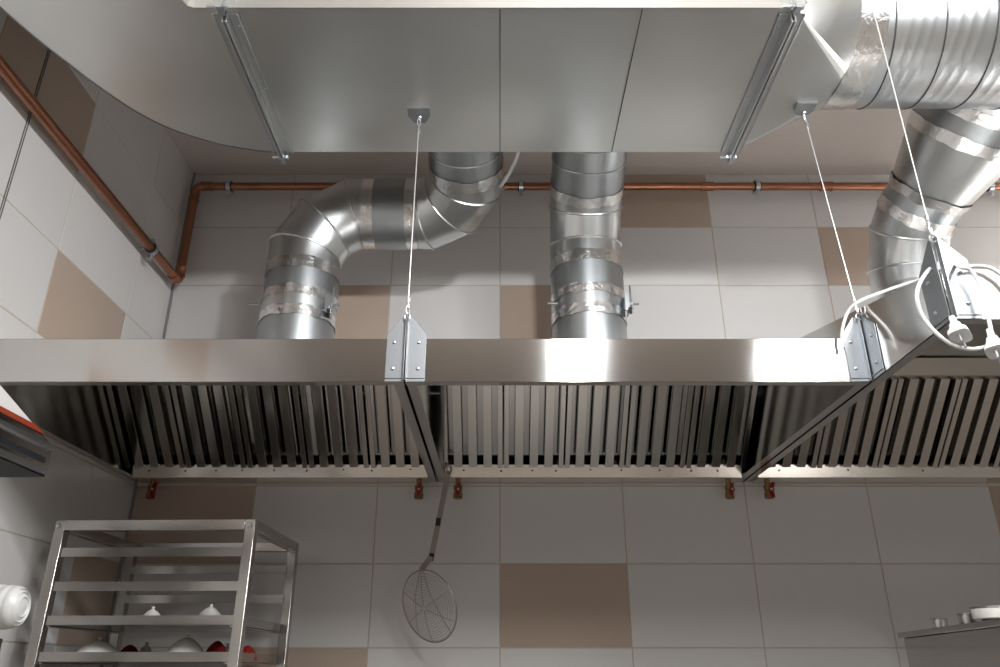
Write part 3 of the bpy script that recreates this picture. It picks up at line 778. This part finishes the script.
# side profile in (y,z): the upper edge slopes up towards the room
tp = onX(5, 390, xs_); ra = onX(42, 431, xs_)
sl_ = (tp.z-zt_)/(tp.y-ye)
zl_ = lambda y: zt_+sl_*(y-ye)
yk = ye-(zt_+.16-zt_)/-sl_ if sl_ < 0 else tp.y
zr0 = ra.z-.006; zr1 = ra.z+.004; yr = ye+(zr0-zt_)/sl_
obj('casing', MB().prism([(xs_, ye, zb), (xs_, ye, zt_), (xs_, yr, zr0), (xs_, yn, zr0), (xs_, yn, zb)], (XL-xs_+.002, 0, 0)), M['steel'], un, bevel=.001)
obj('pale_hood', MB().prism([(xs_-.001, yr, zr0), (xs_-.001, yk, zl_(yk)), (xs_-.001, yn, zl_(yk)), (xs_-.001, yn, zr0)], (XL-xs_+.003, 0, 0)), M['tile'], un)
obj('red_strip', MB().prism([(xs_-.001, ye+(zr0-zt_)/sl_, zr0), (xs_-.001, ye+(zr1-zt_)/sl_, zr1), (xs_-.001, yn, zr1), (xs_-.001, yn, zr0)], (.005, 0, 0)), M['red_strip'], un)
for k in range(6):
    y1 = ye-.018-k*.105; obj('dark_window', MB().box((xs_, y1-.095, zb+.022), (xs_+.002, y1, zt_-.028)), M['glass_dark'], un)
obj('edge_rail', MB().box((xs_-.001, yn, zt_-.010), (xs_+.008, ye-.004, zt_-.001)).box((xs_-.001, yn, zb), (xs_+.006, ye, zb+.012)), M['zinc'], un, bevel=.001)
obj('bottom_plate', MB().box((XL+.003, yn, zb-.003), (xs_-.001, ye-.002, zb-.0002)), M['rubber'], un)
# white ribbed pipe end
pc = onY(20, 607, 1.45)
rr_ = .036
x_e = onY(24, 607, 1.45).x
wp = thing('plastic_pipe', 'white ribbed round plastic pipe end jutting from the left wall', 'pipe', (XL, 1.45, pc.z))
obj('body', MB().lathe([(.030, 0), (.030, .15), (rr_*.93, .155), (rr_, .16), (rr_, x_e-XL-.05)], (XL+.002, 1.45, pc.z), (1, 0, 0), 40), M['white_plastic'], wp)
L_ = x_e-XL-.052
obj('ribbed_cap', MB().lathe([(rr_*1.0, L_-.004), (rr_*1.06, L_), (rr_*1.06, L_+.008), (rr_*1.0, L_+.010), (rr_*1.0, L_+.015), (rr_*1.04, L_+.017), (rr_*1.04, L_+.025), (rr_*.98, L_+.028), (rr_*.98, L_+.032), (rr_*1.0, L_+.034), (rr_*.95, L_+.040), (rr_*.86, L_+.044), (rr_*.84, L_+.041), (rr_*.70, L_+.047), (rr_*.67, L_+.044), (rr_*.45, L_+.049), (rr_*.42, L_+.047), (0, L_+.05)], (XL+.002, 1.45, pc.z), (1, 0, 0), 48), M['white_plastic'], wp, ang=50)
obj('wall_bracket', MB().box((XL+.002, 1.43, pc.z-.085), (onY(5, 640, 1.45).x, 1.445, pc.z-.052)), M['seam'], wp, bevel=.002)

# ------------------------------------------------------------------ steel cabinet, lower right, with pans on it
yw = math.radians(-9)
cb = onY(897, 633, 2.0)
u = Vector((math.sin(yw), -math.cos(yw), 0)); w = Vector((math.cos(yw), math.sin(yw), 0))
cab = thing('steel_cabinet', 'tall stainless steel cabinet at the lower right with pans on its top', 'cabinet', (cb.x, cb.y, FL))
z0 = FL+.001; inset = .010
o0 = Vector((cb.x, cb.y, 0))
def cbox(a, b_, c0, c1, za, zb_):          # along u, along w
    P_ = [o0+u*a+w*c0, o0+u*b_+w*c0, o0+u*b_+w*c1, o0+u*a+w*c1]
    return [Vector((p.x, p.y, za)) for p in P_], Vector((0, 0, zb_-za))
mb = MB(); mb.prism(*cbox(.008, .95, inset, .7, z0, cb.z-.012)); obj('body', mb, M['steel_in'], cab, bevel=.002)
mb = MB(); mb.prism(*cbox(0, .96, 0, .71, cb.z-.012, cb.z)); obj('top', mb, M['steel_in'], cab, bevel=.002)
def pan(pxl, pxr, ytop, dist_w, name, label, cat, prof_f, mat):
    cx = (pxl+pxr)/2
    # find the point on the cabinet top plane offset dist_w inwards under this pixel column
    best = None
    for k in range(400):
        q_ = o0+u*(k*.0024)+w*dist_w; d_ = q_.y*cT+cb.z*sT; xx = 500+F*q_.x/d_
        if best is None or abs(xx-cx) < best[0]: best = (abs(xx-cx), q_, d_)
    q_ = best[1]; d_ = best[2]; r_ = (pxr-pxl)/2*d_/F; ht = onY(cx, ytop, q_.y).z-cb.z
    o_ = thing(name, label, cat, (q_.x, q_.y, cb.z), 'pans on the steel cabinet')
    prof_f(o_, Vector((q_.x, q_.y, cb.z+.0005)), r_, ht)
def pot(o_, b_, r_, ht):
    n_ = 20
    mb = MB().lathe([(r_*.86, 0), (r_, ht*.2), (r_, ht), (r_-.002, ht), (r_-.003, ht*.2), (0, ht*.15)], b_, (0, 0, 1), 32)
    obj('bowl', mb, M['steel_plain'], o_, ang=50)
    obj('rim', MB().tube([b_+Vector((r_*math.cos(t), r_*math.sin(t), ht)) for t in [2*PI*k/32 for k in range(32)]], .0018, 6, closed=True), M['steel_plain'], o_)
pan(934, 949, 619.5, .10, 'steel_cup', 'small steel cup at the left on the cabinet top', 'cup', pot, None)
pan(961.5, 977.5, 614.5, .09, 'steel_cup', 'larger steel cup in the middle of the cabinet top', 'cup', pot, None)
def wide(o_, b_, r_, ht):
    z = ht*.42
    obj('bowl', MB().lathe([(r_*.93, z), (r_*.97, z+.002), (r_, ht), (r_-.002, ht), (r_*.93, z+.003), (0, z+.003)], b_, (0, 0, 1), 40), M['white_ceramic'], o_, ang=50)
    obj('rim', MB().tube([b_+Vector((r_*math.cos(t), r_*math.sin(t), ht)) for t in [2*PI*k/40 for k in range(40)]], .002, 6, closed=True), M['steel_plain'], o_)
    obj('foot', MB().lathe([(r_*.6, 0), (r_*.55, z*.5), (r_*.6, z)], b_, (0, 0, 1), 32), M['seam'], o_)
pan(977, 1018, 608, .12, 'wide_pan', 'wide shallow pan at the right edge on the cabinet top', 'pan', wide, None)

# ------------------------------------------------------------------ worktop and range below the hoods (unseen, added for what the filters reflect)
wt = thing('added_range', 'unseen stainless range and worktop added under the hoods for reflections', 'range', (.3, 2.1, FL))
obj('body', MB().box((-.35, 1.80, FL+.10), (.90, 2.53, -.72)), M['steel_rack'], wt, bevel=.004)
obj('worktop', MB().box((-.37, 1.75, -.72), (.92, 2.535, -.68)), simple('worktop_steel', (.45, .44, .42, 1), .4, .8), wt, bevel=.004)
for x in (-.3, .85):
    for y in (1.85, 2.45): obj('leg', MB().lathe([(.025, 0), (.025, .1)], (x, y, FL+.001), (0, 0, 1), 16), M['steel_rack'], wt)

# ------------------------------------------------------------------ lights: front pendants matched to hood reflections, other lamps added as unseen fill
lm, nt, b = new_mat('lit_diffuser')
b.inputs['Base Color'].default_value = (.9, .9, .9, 1)
b.inputs['Emission Color'].default_value = (1, .97, .93, 1); b.inputs['Emission Strength'].default_value = 6
def panel(x, y, sx, sy, W, WU, label, z=1.48, WY=0, WX=0):
    t = thing('pendant_light', label, 'light', (x, y, CE), 'pendant panel lights of the kitchen')
    obj('housing', MB().box((x-sx/2-.02, y-sy/2-.02, z+.004), (x+sx/2+.02, y+sy/2+.02, z+.034)), M['white_plastic'], t, bevel=.003)
    for q_ in (-1, 1): obj('rod', MB().lathe([(.004, 0), (.004, CE-z-.034)], (x, y+q_*sy*.35, z+.034), (0, 0, 1), 8), M['zinc'], t)
    L_ = bpy.data.lights.new('panel_light', 'AREA'); L_.shape = 'RECTANGLE'; L_.size = sx; L_.size_y = sy; L_.energy = W
    L_.color = (.965, .985, 1)
    lo = bpy.data.objects.new('panel_light', L_); C.objects.link(lo); lo.location = (x, y, z-.064 if (WY or WX) else z)
    LU = L_.copy(); LU.energy = WU  # added upward fill, reaches the upper wall by ceiling bounce
    lo = bpy.data.objects.new('fill_uplight', LU); C.objects.link(lo); lo.location = (x, y, z+.038); lo.rotation_euler = (PI, 0, 0)
    # added side lights to brighten the upper back wall and left wall
    if WY:
        LS = L_.copy(); LS.energy = WY; LS.size = sx; LS.size_y = .06
        lo = bpy.data.objects.new('fill_side_light', LS); C.objects.link(lo); lo.location = (x, y+sy/2+.024, z-.03); lo.rotation_euler = (PI/2, 0, 0)
    if WX:
        LS = L_.copy(); LS.energy = WX; LS.size = sy; LS.size_y = .06
        lo = bpy.data.objects.new('fill_side_light', LS); C.objects.link(lo); lo.location = (x-sx/2-.024, y, z-.03); lo.rotation_euler = (PI/2, 0, PI/2)
    if WY or WX: obj('opal_body', MB().box((x-sx/2-.018, y-sy/2-.018, z-.062), (x+sx/2+.018, y+sy/2+.018, z-.001)), M['opal'], t)
panel(.305, .30, .10, .6, 12, 3, 'narrow pendant panel light above the camera', z=1.27, WY=6.5, WX=5.5)
panel(1.245, .30, .17, .6, 10, 3, 'pendant panel light to the right above the camera', z=1.27, WY=5, WX=5)
panel(2.4, -1.4, .3, 1.1, 18, 5, 'added unseen fill light far behind to the right')  # added lamp out of view, lifts the dark lower wall
panel(2.85, 2.0, .6, .3, 14, 18, 'added unseen fill light at the right end of the back wall', z=1.70)  # added lamp out of view, brightens the wall above the hoods

wd = bpy.data.worlds.new('World'); sc.world = wd; wd.use_nodes = True
wd.node_tree.nodes['Background'].inputs[0].default_value = (.9, .92, 1, 1)
wd.node_tree.nodes['Background'].inputs[1].default_value = .2

# ------------------------------------------------------------------ camera
cam = bpy.data.cameras.new('camera'); co = bpy.data.objects.new('camera', cam); C.objects.link(co)
cam.sensor_width = 36; cam.lens = 36*F/1000; cam.clip_start = .02
co.location = (0, 0, 0); co.rotation_euler = (PI/2+TH, 0, 0)
sc.camera = co
sc.cycles.sample_clamp_indirect = 3.0
sc.cycles.blur_glossy = 1.0
sc.view_settings.view_transform = 'Standard'; sc.view_settings.look = 'None'
sc.view_settings.gamma = 1; sc.view_settings.use_curve_mapping = False
sc.view_settings.exposure = 0.92
